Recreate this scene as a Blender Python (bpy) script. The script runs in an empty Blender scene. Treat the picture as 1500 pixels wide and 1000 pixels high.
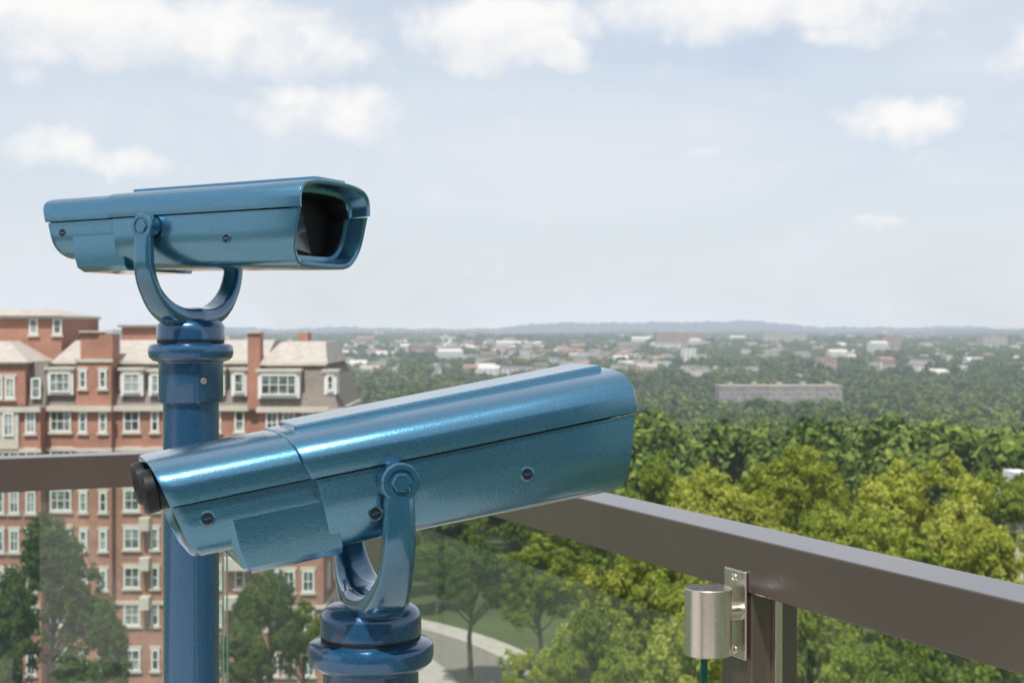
import bpy, bmesh, math, random
import numpy as np
from mathutils import Vector, Matrix

random.seed(7)
F = 2083.0
HOR = 483.0
scene = bpy.context.scene
coll = scene.collection
GZ = -30.0
DECK = -1.42
_gx = [-5000, 185, 300, 520, 1000, 1500, 2400, 4500, 8000, 14500]
_gz = [-30, -30, -40, -55, -55, -47, -37, -32, -30, -30]
def gh(y): return float(np.interp(y, _gx, _gz))

# ------------------------------------------------------------ helpers
def new_mat(name):
    m = bpy.data.materials.new(name); m.use_nodes = True
    nt = m.node_tree
    for n in list(nt.nodes): nt.nodes.remove(n)
    out = nt.nodes.new('ShaderNodeOutputMaterial')
    return m, nt, out

def nd(nt, typ, **kw):
    n = nt.nodes.new(typ)
    for k, v in kw.items(): setattr(n, k, v)
    return n

def math_n(nt, op, a, b=None, c=None, clamp=False):
    n = nt.nodes.new('ShaderNodeMath'); n.operation = op; n.use_clamp = clamp
    for i, v in enumerate((a, b, c)):
        if v is None: continue
        if isinstance(v, (int, float)): n.inputs[i].default_value = v
        else: nt.links.new(v, n.inputs[i])
    return n.outputs[0]

def ramp(nt, fac, stops):
    r = nt.nodes.new('ShaderNodeValToRGB')
    el = r.color_ramp.elements
    while len(el) < len(stops): el.new(0.5)
    for e, (p, c) in zip(el, stops):
        e.position = p; e.color = (c[0], c[1], c[2], 1)
    nt.links.new(fac, r.inputs[0])
    return r.outputs[0]

def mixc(nt, fac, a, b, mode='MIX'):
    n = nt.nodes.new('ShaderNodeMix'); n.data_type = 'RGBA'; n.blend_type = mode
    for idx, v in ((0, fac), (6, a), (7, b)):
        if isinstance(v, (int, float)): n.inputs[idx].default_value = v
        elif isinstance(v, tuple): n.inputs[idx].default_value = (v[0], v[1], v[2], 1)
        else: nt.links.new(v, n.inputs[idx])
    return n.outputs[2]

def noise(nt, vec, scale, detail=4, rough=0.5, dist=0.0):
    n = nt.nodes.new('ShaderNodeTexNoise')
    n.inputs['Scale'].default_value = scale; n.inputs['Detail'].default_value = detail
    n.inputs['Roughness'].default_value = rough; n.inputs['Distortion'].default_value = dist
    if vec is not None: nt.links.new(vec, n.inputs['Vector'])
    return n

HAZE = (0.60, 0.68, 0.78)  # air light colour, mixed into distant surfaces as emission
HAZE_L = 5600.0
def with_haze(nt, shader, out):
    """aerial perspective painted into the material: emission grows with distance from the camera origin"""
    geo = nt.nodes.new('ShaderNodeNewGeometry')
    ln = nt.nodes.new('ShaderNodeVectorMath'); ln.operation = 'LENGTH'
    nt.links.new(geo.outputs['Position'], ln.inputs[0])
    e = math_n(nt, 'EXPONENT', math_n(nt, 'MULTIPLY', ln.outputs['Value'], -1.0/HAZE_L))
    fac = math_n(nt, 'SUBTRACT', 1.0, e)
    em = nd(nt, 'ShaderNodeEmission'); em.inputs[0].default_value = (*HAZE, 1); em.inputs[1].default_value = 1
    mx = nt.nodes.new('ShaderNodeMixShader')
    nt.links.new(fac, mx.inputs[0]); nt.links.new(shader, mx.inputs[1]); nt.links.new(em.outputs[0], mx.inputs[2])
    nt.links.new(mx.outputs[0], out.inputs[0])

def bsdf(nt, color, rough=0.6, metal=0.0, spec=0.5):
    b = nt.nodes.new('ShaderNodeBsdfPrincipled')
    if isinstance(color, tuple): b.inputs['Base Color'].default_value = (*color, 1)
    else: nt.links.new(color, b.inputs['Base Color'])
    if isinstance(rough, (int, float)): b.inputs['Roughness'].default_value = rough
    else: nt.links.new(rough, b.inputs['Roughness'])
    b.inputs['Metallic'].default_value = metal
    b.inputs['Specular IOR Level'].default_value = spec
    return b

def objcoord(nt):
    return nt.nodes.new('ShaderNodeTexCoord').outputs['Object']
def worldpos(nt):
    return nt.nodes.new('ShaderNodeNewGeometry').outputs['Position']

# ------------------------------------------------------------ materials
def mat_simple(name, c1, c2, scale=2.0, rough=0.7, haze=True, bump=0.0, spec=0.4, detail=3):
    m, nt, out = new_mat(name)
    n = noise(nt, worldpos(nt), scale, detail, 0.6)
    col = ramp(nt, n.outputs[0], [(0.3, c1), (0.7, c2)])
    b = bsdf(nt, col, rough, 0, spec)
    if bump:
        bp = nd(nt, 'ShaderNodeBump'); bp.inputs['Strength'].default_value = bump
        nt.links.new(n.outputs[0], bp.inputs['Height']); nt.links.new(bp.outputs[0], b.inputs['Normal'])
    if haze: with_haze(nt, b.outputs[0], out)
    else: nt.links.new(b.outputs[0], out.inputs[0])
    return m

def mat_brick(name, c1, c2, mortar):
    m, nt, out = new_mat(name)
    pos = worldpos(nt)
    sep = nt.nodes.new('ShaderNodeSeparateXYZ'); nt.links.new(pos, sep.inputs[0])
    comb = nt.nodes.new('ShaderNodeCombineXYZ')
    nt.links.new(math_n(nt, 'ADD', sep.outputs[0], sep.outputs[1]), comb.inputs[0])
    nt.links.new(sep.outputs[2], comb.inputs[1])
    br = nd(nt, 'ShaderNodeTexBrick')
    br.inputs['Scale'].default_value = 1.0
    br.inputs['Brick Width'].default_value = 0.24; br.inputs['Row Height'].default_value = 0.085
    br.inputs['Mortar Size'].default_value = 0.01
    br.inputs['Color1'].default_value = (*c1, 1); br.inputs['Color2'].default_value = (*c2, 1)
    br.inputs['Mortar'].default_value = (*mortar, 1)
    nt.links.new(comb.outputs[0], br.inputs['Vector'])
    n = noise(nt, pos, 0.35, 5, 0.65)
    shade = ramp(nt, n.outputs[0], [(0.3, (0.76, 0.77, 0.8)), (0.7, (1.14, 1.09, 1.05))])
    col = mixc(nt, 1.0, br.outputs[0], shade, 'MULTIPLY')
    b = bsdf(nt, col, 0.85, 0, 0.2)
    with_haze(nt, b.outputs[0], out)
    return m

def mat_paint(name, base, flake=0.25, metal=0.55, rough=0.33, bump=0.25, coat=0.8):
    m, nt, out = new_mat(name)
    oc = objcoord(nt)
    n1 = noise(nt, oc, 420, 3, 0.6)
    n2 = noise(nt, oc, 1100, 2, 0.6)
    n3 = noise(nt, oc, 9, 4, 0.6)
    dark = tuple(x*(1-flake) for x in base); lite = tuple(min(1, x*(1+flake)+0.01) for x in base)
    col = ramp(nt, n2.outputs[0], [(0.35, dark), (0.65, lite)])
    col = mixc(nt, math_n(nt, 'MULTIPLY', n3.outputs[0], 0.25), col, tuple(x*0.6 for x in base))
    r = math_n(nt, 'ADD', rough-0.08, math_n(nt, 'MULTIPLY', n3.outputs[0], 0.16))
    b = bsdf(nt, col, r, metal, 0.5)
    b.inputs['Coat Weight'].default_value = coat
    b.inputs['Coat Roughness'].default_value = 0.05
    b.inputs['Coat IOR'].default_value = 1.65
    bp = nd(nt, 'ShaderNodeBump'); bp.inputs['Strength'].default_value = bump; bp.inputs['Distance'].default_value = 0.0006
    nt.links.new(n1.outputs[0], bp.inputs['Height'])
    nt.links.new(bp.outputs[0], b.inputs['Normal'])
    bp2 = nd(nt, 'ShaderNodeBump'); bp2.inputs['Strength'].default_value = bump*0.5; bp2.inputs['Distance'].default_value = 0.0005
    nt.links.new(n1.outputs[0], bp2.inputs['Height'])
    nt.links.new(bp2.outputs[0], b.inputs['Coat Normal'])
    nt.links.new(b.outputs[0], out.inputs[0])
    return m

def mat_leaf(name, dark, mid, lite, trans=0.35, ns=0.22):
    m, nt, out = new_mat(name)
    geo = nt.nodes.new('ShaderNodeNewGeometry')
    oi = nt.nodes.new('ShaderNodeObjectInfo')
    n = noise(nt, worldpos(nt), ns, 1, 0.5)
    f = math_n(nt, 'ADD', math_n(nt, 'MULTIPLY', geo.outputs['Random Per Island'], 0.40),
               math_n(nt, 'MULTIPLY', n.outputs[0], 0.55))
    f = math_n(nt, 'ADD', f, math_n(nt, 'MULTIPLY', oi.outputs['Random'], 0.2))
    col = ramp(nt, f, [(0.22, dark), (0.5, mid), (0.85, lite)])
    b = nt.nodes.new('ShaderNodeBsdfDiffuse'); nt.links.new(col, b.inputs[0])
    sh = b.outputs[0]
    if trans > 0:
        tr = nt.nodes.new('ShaderNodeBsdfTranslucent')
        tc = mixc(nt, 1.0, col, (1.3, 1.35, 0.5), 'MULTIPLY'); nt.links.new(tc, tr.inputs[0])
        mx = nt.nodes.new('ShaderNodeMixShader'); mx.inputs[0].default_value = trans
        nt.links.new(b.outputs[0], mx.inputs[1]); nt.links.new(tr.outputs[0], mx.inputs[2]); sh = mx.outputs[0]
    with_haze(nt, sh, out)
    return m

M = {}
M['blue'] = mat_paint('blue_hammered_paint', (0.075, 0.255, 0.385), 0.28, 0.85, 0.27, 0.42, 1.0)
M['blue_pole'] = mat_paint('blue_pole_paint', (0.012, 0.085, 0.19), 0.6, 0.4, 0.28, 0.4)
M['blue_fork'] = mat_paint('blue_fork_paint', (0.030, 0.145, 0.245), 0.2, 0.55, 0.20, 0.15, 1.0)
M['black'] = mat_simple('black_rubber', (0.008, 0.008, 0.008), (0.016, 0.016, 0.017), 60, 0.35, False)
M['darkgap'] = mat_simple('dark_interior', (0.004, 0.004, 0.005), (0.009, 0.009, 0.01), 30, 0.6, False)
M['steel_screw'] = mat_simple('screw_metal', (0.2, 0.18, 0.14), (0.35, 0.3, 0.22), 200, 0.35, False)

def mat_metal(name, c, rough, stretch):
    m, nt, out = new_mat(name)
    mp = nd(nt, 'ShaderNodeMapping'); mp.inputs['Scale'].default_value = stretch
    nt.links.new(objcoord(nt), mp.inputs[0])
    n = noise(nt, mp.outputs[0], 60, 4, 0.6)
    col = ramp(nt, n.outputs[0], [(0.3, tuple(x*0.9 for x in c)), (0.7, tuple(min(1, x*1.06) for x in c))])
    r = math_n(nt, 'ADD', rough-0.06, math_n(nt, 'MULTIPLY', n.outputs[0], 0.14))
    b = bsdf(nt, col, r, 1.0)
    nt.links.new(b.outputs[0], out.inputs[0]); return m
M['steel'] = mat_metal('brushed_stainless', (0.76, 0.70, 0.62), 0.27, (1, 1, 0.08))

def mat_rail():
    m, nt, out = new_mat('brown_anodised_aluminium')
    n = noise(nt, objcoord(nt), 500, 3, 0.6); n2 = noise(nt, objcoord(nt), 3, 5, 0.6)
    col = ramp(nt, n2.outputs[0], [(0.3, (0.088, 0.062, 0.049)), (0.7, (0.108, 0.078, 0.062))])
    b = bsdf(nt, col, 0.38, 0.45, 0.6)
    b.inputs['Coat Weight'].default_value = 0.9; b.inputs['Coat Roughness'].default_value = 0.25; b.inputs['Coat IOR'].default_value = 1.7
    bp = nd(nt, 'ShaderNodeBump'); bp.inputs['Strength'].default_value = 0.08; bp.inputs['Distance'].default_value = 0.0005
    nt.links.new(n.outputs[0], bp.inputs['Height']); nt.links.new(bp.outputs[0], b.inputs['Normal'])
    nt.links.new(b.outputs[0], out.inputs[0]); return m
M['rail'] = mat_rail()

def mat_glass():
    m, nt, out = new_mat('railing_glass')
    lw = nt.nodes.new('ShaderNodeLayerWeight'); lw.inputs[0].default_value = 0.5
    c5 = math_n(nt, 'POWER', lw.outputs['Facing'], 5.0)
    fr = math_n(nt, 'ADD', 0.085, math_n(nt, 'MULTIPLY', c5, 0.8))
    tr = nt.nodes.new('ShaderNodeBsdfTransparent'); tr.inputs[0].default_value = (0.90, 0.97, 0.94, 1)
    gl = nt.nodes.new('ShaderNodeBsdfGlossy'); gl.inputs['Roughness'].default_value = 0.01
    gl.inputs[0].default_value = (0.9, 0.95, 0.93, 1)
    df = nt.nodes.new('ShaderNodeBsdfDiffuse'); df.inputs[0].default_value = (0.6, 0.65, 0.62, 1)
    n = noise(nt, objcoord(nt), 2.2, 3, 0.65)
    dust = math_n(nt, 'MULTIPLY', n.outputs[0], 0.05)
    m1 = nt.nodes.new('ShaderNodeMixShader'); nt.links.new(dust, m1.inputs[0])
    nt.links.new(tr.outputs[0], m1.inputs[1]); nt.links.new(df.outputs[0], m1.inputs[2])
    m2 = nt.nodes.new('ShaderNodeMixShader'); nt.links.new(fr, m2.inputs[0])
    nt.links.new(m1.outputs[0], m2.inputs[1]); nt.links.new(gl.outputs[0], m2.inputs[2])
    nt.links.new(m2.outputs[0], out.inputs[0]); return m
M['glass'] = mat_glass()
M['glass_edge'] = mat_simple('glass_edge_green', (0.01, 0.10, 0.10), (0.02, 0.16, 0.15), 20, 0.15, False)
M['glass_edge_pale'] = mat_simple('glass_edge_pale', (0.07, 0.18, 0.16), (0.12, 0.25, 0.22), 20, 0.15, False)

def mat_lens():
    m, nt, out = new_mat('lens_window_glass')
    b = bsdf(nt, (0.05, 0.045, 0.042), 0.12, 0.0, 0.6)
    nt.links.new(b.outputs[0], out.inputs[0]); return m
M['lens'] = mat_lens()

M['brick'] = mat_brick('red_brick', (0.40, 0.165, 0.105), (0.31, 0.115, 0.072), (0.40, 0.33, 0.27))
M['dark_reflected_wall'] = mat_simple('dark_reflected_wall', (0.07, 0.065, 0.06), (0.10, 0.09, 0.085), 2, 0.6, False)  # tone of the added block, dark for reflections in the metal
M['brick_far'] = mat_simple('far_brick', (0.22, 0.13, 0.095), (0.30, 0.19, 0.14), 0.02, 0.9)
M['cream'] = mat_simple('cream_stone', (0.46, 0.42, 0.35), (0.56, 0.52, 0.44), 0.8, 0.8)
M['white'] = mat_simple('white_window_paint', (0.66, 0.65, 0.62), (0.76, 0.75, 0.72), 2, 0.5)
M['slate'] = mat_brick('grey_slate', (0.29, 0.26, 0.22), (0.21, 0.19, 0.165), (0.15, 0.14, 0.12))
M['roof_light'] = mat_simple('pale_roofing', (0.33, 0.30, 0.265), (0.45, 0.41, 0.36), 1.6, 0.85, detail=6)
def mat_winglass():
    m, nt, out = new_mat('window_glass')
    n = noise(nt, worldpos(nt), 0.55, 2, 0.5)
    col = ramp(nt, n.outputs[0], [(0.38, (0.03, 0.04, 0.04)), (0.5, (0.12, 0.16, 0.15)), (0.62, (0.30, 0.36, 0.33))])
    b = bsdf(nt, col, 0.08, 0, 0.8)
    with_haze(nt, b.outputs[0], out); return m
M['winglass'] = mat_winglass()
M['bark'] = mat_simple('tree_bark', (0.05, 0.038, 0.028), (0.11, 0.085, 0.06), 3, 0.9)
M['leaf_near'] = mat_leaf('leaves_sunny', (0.040, 0.078, 0.010), (0.16, 0.22, 0.028), (0.33, 0.37, 0.07), 0.42)
M['leaf_yellow'] = mat_leaf('leaves_yellow_green', (0.065, 0.105, 0.012), (0.24, 0.28, 0.036), (0.45, 0.46, 0.11), 0.42)
M['leaf_dark'] = mat_leaf('leaves_deep_green', (0.022, 0.052, 0.012), (0.065, 0.115, 0.022), (0.15, 0.20, 0.04), 0.35)
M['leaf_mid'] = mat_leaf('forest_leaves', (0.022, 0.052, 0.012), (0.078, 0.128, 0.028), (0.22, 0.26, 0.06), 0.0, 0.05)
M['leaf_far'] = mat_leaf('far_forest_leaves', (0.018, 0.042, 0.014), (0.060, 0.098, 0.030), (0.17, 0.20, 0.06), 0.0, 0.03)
M['grass'] = mat_simple('grass_ground', (0.03, 0.055, 0.014), (0.08, 0.10, 0.03), 0.05, 0.9)
M['asphalt'] = mat_simple('worn_road_surface', (0.17, 0.152, 0.132), (0.23, 0.21, 0.185), 1.5, 0.9)
M['concrete'] = mat_simple('pale_concrete', (0.36, 0.32, 0.28), (0.46, 0.42, 0.37), 0.7, 0.9)
M['paver'] = mat_simple('deck_paver', (0.34, 0.33, 0.30), (0.43, 0.41, 0.38), 3, 0.85, False)

# ------------------------------------------------------------ mesh helpers
def empty(name, loc=(0, 0, 0)):
    e = bpy.data.objects.new(name, None); e.location = loc; coll.objects.link(e); return e

def mk(name, verts, faces, mats, parent=None, fmat=None, smooth=None):
    me = bpy.data.meshes.new(name)
    me.from_pydata([tuple(v) for v in verts], [], faces)
    for m in (mats if isinstance(mats, list) else [mats]): me.materials.append(m)
    if fmat is not None: me.polygons.foreach_set('material_index', fmat)
    me.update()
    bm = bmesh.new(); bm.from_mesh(me); bmesh.ops.recalc_face_normals(bm, faces=bm.faces); bm.to_mesh(me); bm.free()
    if smooth is not None:
        me.polygons.foreach_set('use_smooth', [True]*len(me.polygons))
        me.set_sharp_from_angle(angle=math.radians(smooth))
    o = bpy.data.objects.new(name, me); coll.objects.link(o)
    if parent: o.parent = parent
    return o

class MB:
    def __init__(s): s.v = []; s.f = []
    def box(s, a, b):
        x0, y0, z0 = a; x1, y1, z1 = b
        i = len(s.v)
        s.v += [(x0,y0,z0),(x1,y0,z0),(x1,y1,z0),(x0,y1,z0),(x0,y0,z1),(x1,y0,z1),(x1,y1,z1),(x0,y1,z1)]
        s.f += [(i,i+3,i+2,i+1),(i+4,i+5,i+6,i+7),(i,i+1,i+5,i+4),(i+1,i+2,i+6,i+5),(i+2,i+3,i+7,i+6),(i+3,i,i+4,i+7)]
    def frustum(s, a, b, z0, z1, in_f, in_b, in_l, in_r):
        i = len(s.v); x0, y0 = a; x1, y1 = b
        s.v += [(x0,y0,z0),(x1,y0,z0),(x1,y1,z0),(x0,y1,z0),
                (x0+in_l,y0+in_f,z1),(x1-in_r,y0+in_f,z1),(x1-in_r,y1-in_b,z1),(x0+in_l,y1-in_b,z1)]
        s.f += [(i,i+3,i+2,i+1),(i+4,i+5,i+6,i+7),(i,i+1,i+5,i+4),(i+1,i+2,i+6,i+5),(i+2,i+3,i+7,i+6),(i+3,i,i+4,i+7)]
    def obox(s, o, r, n, w, d0, d1, z0, z1):
        i = len(s.v)
        for z in (z0, z1):
            for (a, d) in ((-w/2, d0), (w/2, d0), (w/2, d1), (-w/2, d1)):
                p = Vector(o) + Vector(r)*a + Vector(n)*d
                s.v.append((p.x, p.y, o[2]+z))
        s.f += [(i,i+3,i+2,i+1),(i+4,i+5,i+6,i+7),(i,i+1,i+5,i+4),(i+1,i+2,i+6,i+5),(i+2,i+3,i+7,i+6),(i+3,i,i+4,i+7)]
    def obj(s, name, mat, parent=None, bevel=0):
        if not s.v: return None
        o = mk(name, s.v, s.f, mat, parent)
        if bevel:
            b = o.modifiers.new('b', 'BEVEL'); b.width = bevel; b.segments = 3
        return o

def catmull(pts, n):
    pts = [np.array(p, float) for p in pts]
    out = []
    for i in range(len(pts)-1):
        p0 = pts[max(i-1, 0)]; p1 = pts[i]; p2 = pts[i+1]; p3 = pts[min(i+2, len(pts)-1)]
        for k in range(n):
            t = k/n
            out.append(0.5*((2*p1)+(-p0+p2)*t+(2*p0-5*p1+4*p2-p3)*t*t+(-p0+3*p1-3*p2+p3)*t**3))
    out.append(pts[-1]); return out

def loft(name, secs, mat, parent, closed=True, cap0=False, cap1=False, smooth=35, fmat_sec=None):
    n = len(secs[0]); v = [p for s in secs for p in s]; f = []; fm = []
    mats = mat if isinstance(mat, list) else [mat]
    for i in range(len(secs)-1):
        for j in range(n if closed else n-1):
            k = (j+1) % n
            f.append((i*n+j, i*n+k, (i+1)*n+k, (i+1)*n+j)); fm.append(fmat_sec[i] if fmat_sec else 0)
    if cap0: f.append(tuple(range(n))[::-1]); fm.append(0)
    if cap1: f.append(tuple((len(secs)-1)*n+j for j in range(n))); fm.append(fmat_sec[-1] if fmat_sec else 0)
    return mk(name, v, f, mats, parent, fm, smooth)

def lathe(name, prof, mat, parent, loc=(0,0,0), seg=64, smooth=30, rot=None):
    secs = [[(r*math.cos(2*math.pi*j/seg), r*math.sin(2*math.pi*j/seg), z) for j in range(seg)] for r, z in prof]
    o = loft(name, secs, mat, parent, True, True, True, smooth)
    o.location = loc
    if rot: o.rotation_euler = rot
    return o

# ------------------------------------------------------------ telescope
def telescope(loc, yaw, pitch, pivot_z):
    root = empty('coin_operated_telescope', (loc[0], loc[1], DECK))
    root.rotation_euler = (0, 0, math.radians(yaw))
    pz = pivot_z - DECK
    hz = lambda z: pz+z
    prof = [(0.0, 0.0), (0.14, 0.0), (0.14, 0.012), (0.136, 0.016), (0.062, 0.018), (0.060, 0.03), (0.050, 0.04),
            (0.050, hz(-0.318)), (0.0502, hz(-0.314)), (0.0565, hz(-0.311)), (0.058, hz(-0.307)), (0.058, hz(-0.240)), (0.060, hz(-0.238)),
            (0.068, hz(-0.236)), (0.0745, hz(-0.230)), (0.0765, hz(-0.222)), (0.0765, hz(-0.214)), (0.0750, hz(-0.209)), (0.071, hz(-0.206)),
            (0.0640, hz(-0.205)), (0.0600, hz(-0.203)), (0.0600, hz(-0.198)), (0.0615, hz(-0.197)), (0.0615, hz(-0.176)), (0.060, hz(-0.171)), (0.055, hz(-0.165)),
            (0.047, hz(-0.161)), (0.02, hz(-0.158)), (0.0, hz(-0.158))]
    prof = [(max(r, 0.0005), z) for r, z in prof]
    lathe('pole', prof, M['blue_pole'], root, seg=72)
    lathe('joint_gap', [(0.0005, 0), (0.0606, 0), (0.0606, 0.0035), (0.0005, 0.0035)], M['darkgap'], root, (0, 0, hz(-0.2025)))
    a = math.radians(-55-yaw)
    for k in (0, 1):
        aa = a + k*math.pi
        lathe('collar_screw', [(0.0005, 0), (0.0055, 0), (0.0055, 0.0015), (0.0035, 0.002), (0.003, 0.0005), (0.0005, 0.0005)], M['steel_screw'], root,
              (0.058*math.cos(aa), 0.058*math.sin(aa), hz(-0.272)), 20, 30, (0, math.pi/2, aa))
    path = catmull([(-0.1275, 0.0), (-0.130, -0.04), (-0.1275, -0.078), (-0.112, -0.112), (-0.083, -0.140), (-0.045, -0.156), (0, -0.160),
                    (0.045, -0.156), (0.083, -0.140), (0.112, -0.112), (0.1275, -0.078), (0.130, -0.04), (0.1275, 0.0)], 6)
    secs = []; N = len(path)
    for i, p in enumerate(path):
        t = path[min(i+1, N-1)]-path[max(i-1, 0)]; t = t/np.linalg.norm(t)
        nrm = np.array([-t[1], t[0]])
        c = 1-abs(2*i/(N-1)-1)
        w = 0.0165+0.008*c+0.009*max(0, c-0.5)*2; th = 0.0085+0.005*c+0.009*max(0, c-0.55)*2
        s = []
        for k in range(20):
            an = 2*math.pi*k/20
            ca, sa = math.cos(an), math.sin(an)
            ex = math.copysign(abs(ca)**0.55, ca)*w; ey = math.copysign(abs(sa)**0.55, sa)*th
            s.append((ex, p[0]+nrm[0]*ey, hz(p[1]+nrm[1]*ey)))
        secs.append(s)
    loft('fork', secs, M['blue_fork'], root, True, True, True, 50)
    for sgn in (-1, 1):
        rot = (math.pi/2 if sgn < 0 else -math.pi/2, 0, 0)
        lathe('pivot_boss', [(0.0005, -0.014), (0.0215, -0.014), (0.0225, -0.012), (0.0225, 0.008), (0.0205, 0.0105), (0.0155, 0.0105), (0.0145, 0.0085), (0.0005, 0.0085)],
              M['blue_fork'], root, (0, sgn*0.1275, hz(0)), 40, 30, rot)
        secs = [[(0.0115*math.cos(math.pi/3*j)*q, 0.0115*math.sin(math.pi/3*j)*q, z) for j in range(6)] for z, q in ((0.006, 1), (0.0125, 1), (0.0135, 0.9))]
        b = loft('pivot_bolt', secs, M['blue_fork'], root, True, True, True, 20)
        b.location = (0, sgn*0.1275, hz(0)); b.rotation_euler = rot
    head = empty('head'); head.parent = root; head.location = (0, 0, pz); head.rotation_euler = (0, -math.radians(pitch), 0)
    C = [(0.1145, 0.0212), (0.1148, 0.032), (0.1138, 0.0445), (0.1080, 0.0560), (0.095, 0.0645), (0.074, 0.0695), (0.050, 0.0722), (0.026, 0.0732), (0, 0.0735)]
    L = [(0.1112, 0.0186), (0.1112, 0.0), (0.1108, -0.022), (0.1080, -0.040), (0.1005, -0.056), (0.088, -0.0690), (0.070, -0.0760), (0.035, -0.078), (0, -0.078)]
    def full(half, n=5):
        h = catmull(half, n); return h + [np.array((-p[0], p[1])) for p in h[::-1][1:]]
    Cf, Lf = full(C), full(L)
    def sec(prof, s, sw, szt, szb, slant=0.0, inset=0.0):
        out = []
        for p in prof:
            y = p[0]; z = p[1]-0.02
            z *= szt if z > 0 else szb
            if inset:
                y *= (1-inset/0.112); z0 = z+0.02; z = z0*(1-inset/0.075)-0.02
            out.append((s+slant*z, y*sw, z+0.02))
        return out
    def shell(name, prof, s0, s1, slF, slR, hh):
        st = [(s0+0.004, 0.82, .70, .66, slR, 0), (s0, 0.960, hh-.02, .90, slR, 0), (s0+0.001, 0.978, hh, .91, slR, 0), (s0+0.004, 0.985, hh+.005, .915, slR, 0),
              (0.05, 0.988, hh*.4+.6, .945, slR*0.5, 0), (0.18, 0.995, .99, .975, slF*0.5, 0),
              (s1-0.004, 1.0, 1.0, 1.0, slF, 0), (s1-0.001, 0.998, .996, .996, slF, 0.0005), (s1, 0.994, .99, .99, slF, 0.0015),
              (s1-0.0005, 0.99, .985, .985, slF, 0.0045), (s1-0.003, 0.985, .98, .98, slF, 0.007), (s1-0.030, 0.975, .96, .96, slF, 0.013),
              (s1-0.032, 0.97, .955, .955, slF, 0.019), (s1-0.036, 0.97, .955, .955, slF, 0.0205), (s1-0.075, 0.96, .94, .94, slF, 0.024)]
        secs = [sec(prof, *a) for a in st]
        fm = [0]*(len(secs)-2)+[1]
        return loft(name, secs, [M['blue'], M['darkgap']], head, False, smooth=32, fmat_sec=fm)
    shell('cover', Cf, -0.095, 0.313, 0.0, -0.25, 0.985)
    shell('housing', Lf, -0.088, 0.310, 0.24, -0.06, 0.985)
    def ring(y_s, z_t, z_b, s):
        h = [np.array(p) for p in Cf] + [np.array(p) for p in Lf[::-1]]
        return [(s, p[0]*y_s, p[1]*(z_t if p[1] > 0 else z_b)) for p in h]
    loft('inner_core', [ring(0.80, 0.80, 0.33, -0.232), ring(0.86, 0.84, 0.36, -0.09), ring(0.86, 0.84, 0.36, -0.076), ring(0.955, 0.91, 0.89, -0.070), ring(0.965, 0.93, 0.92, 0.235), ring(0.80, 0.72, 0.72, 0.2355)], M['darkgap'], head, True, True, True)
    mk('window_pane', [(0.284, -0.096, -0.046), (0.262, -0.098, 0.044), (0.256, -0.030, 0.040), (0.272, -0.020, -0.052)], [(0, 1, 2, 3)], M['lens'], head)
    def rear(name, prof, sw, szt, szb, slant, x0, x1):
        secs = [sec(prof, x0+0.018, sw*0.05, szt*0.05, szb*0.05, slant), sec(prof, x0+0.016, sw*0.62, szt*0.62, szb*0.6, slant), sec(prof, x0+0.003, sw*0.95, szt*0.95, szb*0.92, slant),
                sec(prof, x0+0.0, sw*0.98, szt*0.98, szb*0.96, slant), sec(prof, x0+0.004, sw*0.995, szt*0.993, szb*0.99, slant), sec(prof, x0+0.012, sw, szt, szb, slant*0.9),
                sec(prof, x1, sw*1.02, szt*1.0, szb*1.02, 0)]
        return loft(name, secs, M['blue'], head, False, True, False, 32)
    rear('rear_cover', Cf, 0.905, 0.95, 0.88, -0.25, -0.250, -0.080)
    rear('rear_housing', Lf, 0.885, 0.6, 0.68, -0.25, -0.249, -0.080)
    bv = []
    for z, hw, x0, x1 in ((-0.008, 0.1005, -0.192, -0.070), (-0.040, 0.1015, -0.190, -0.070), (-0.064, 0.099, -0.184, -0.070), (-0.0725, 0.090, -0.176, -0.070)):
        bv.append([(x0+0.006, -hw, z), (x1, -hw, z), (x1, hw, z), (x0+0.006, hw, z), (x0, hw-0.006, z), (x0, -hw+0.006, z)])
    loft('coin_box', bv, M['blue'], head, True, True, True, 40)
    m = MB(); m.box((-0.092, -0.050, 0.064), (0.302, 0.050, 0.0785)); o = m.obj('spine_plate', M['blue'], head)
    for v in o.data.vertices:
        if v.co.x < 0: v.co.z -= 0.001
        if v.co.z > 0.070: v.co.y *= 0.94
    b = o.modifiers.new('b', 'BEVEL'); b.width = 0.002; b.segments = 3
    for sgn in (-1, 1):
        lathe('eyepiece', [(0.0005, 0), (0.023, 0), (0.023, 0.016), (0.0245, 0.018), (0.0255, 0.030), (0.023, 0.033), (0.016, 0.030), (0.014, 0.022), (0.0005, 0.022)],
              M['black'], head, (-0.240, sgn*0.046, 0.036), 40, 30, (0, -math.pi/2, 0))
    for (s, y, z) in ((0.160, 0.1105, -0.026), (-0.028, 0.1088, -0.033), (-0.213, 0.0982, 0.000)):
        for sgn in (-1, 1):
            rot = (math.pi/2 if sgn < 0 else -math.pi/2, 0, 0)
            lathe('screw_rim', [(0.0055, 0.0), (0.0085, -0.003), (0.0090, 0.0006), (0.0078, 0.0012), (0.0066, 0.0006)], M['blue_fork'], head, (s, sgn*y, z), 28, 40, rot)
            lathe('screw_hole', [(0.0005, -0.003), (0.0068, -0.003), (0.0068, 0.0007), (0.0005, 0.0007)], M['darkgap'], head, (s, sgn*y, z), 24, 40, rot)
            m = MB(); m.box((-0.0045, -0.0010, 0.0006), (0.0045, 0.0010, 0.0012)); q = m.obj('screw_slot', M['blue_fork'], head); q.location = (s, sgn*y, z); q.rotation_euler = rot
    return root

telescope((-0.587, 2.60), -25, 0.8, 0.180)
telescope((-0.172, 1.73), 20.0, 9.7, -0.172)

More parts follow.
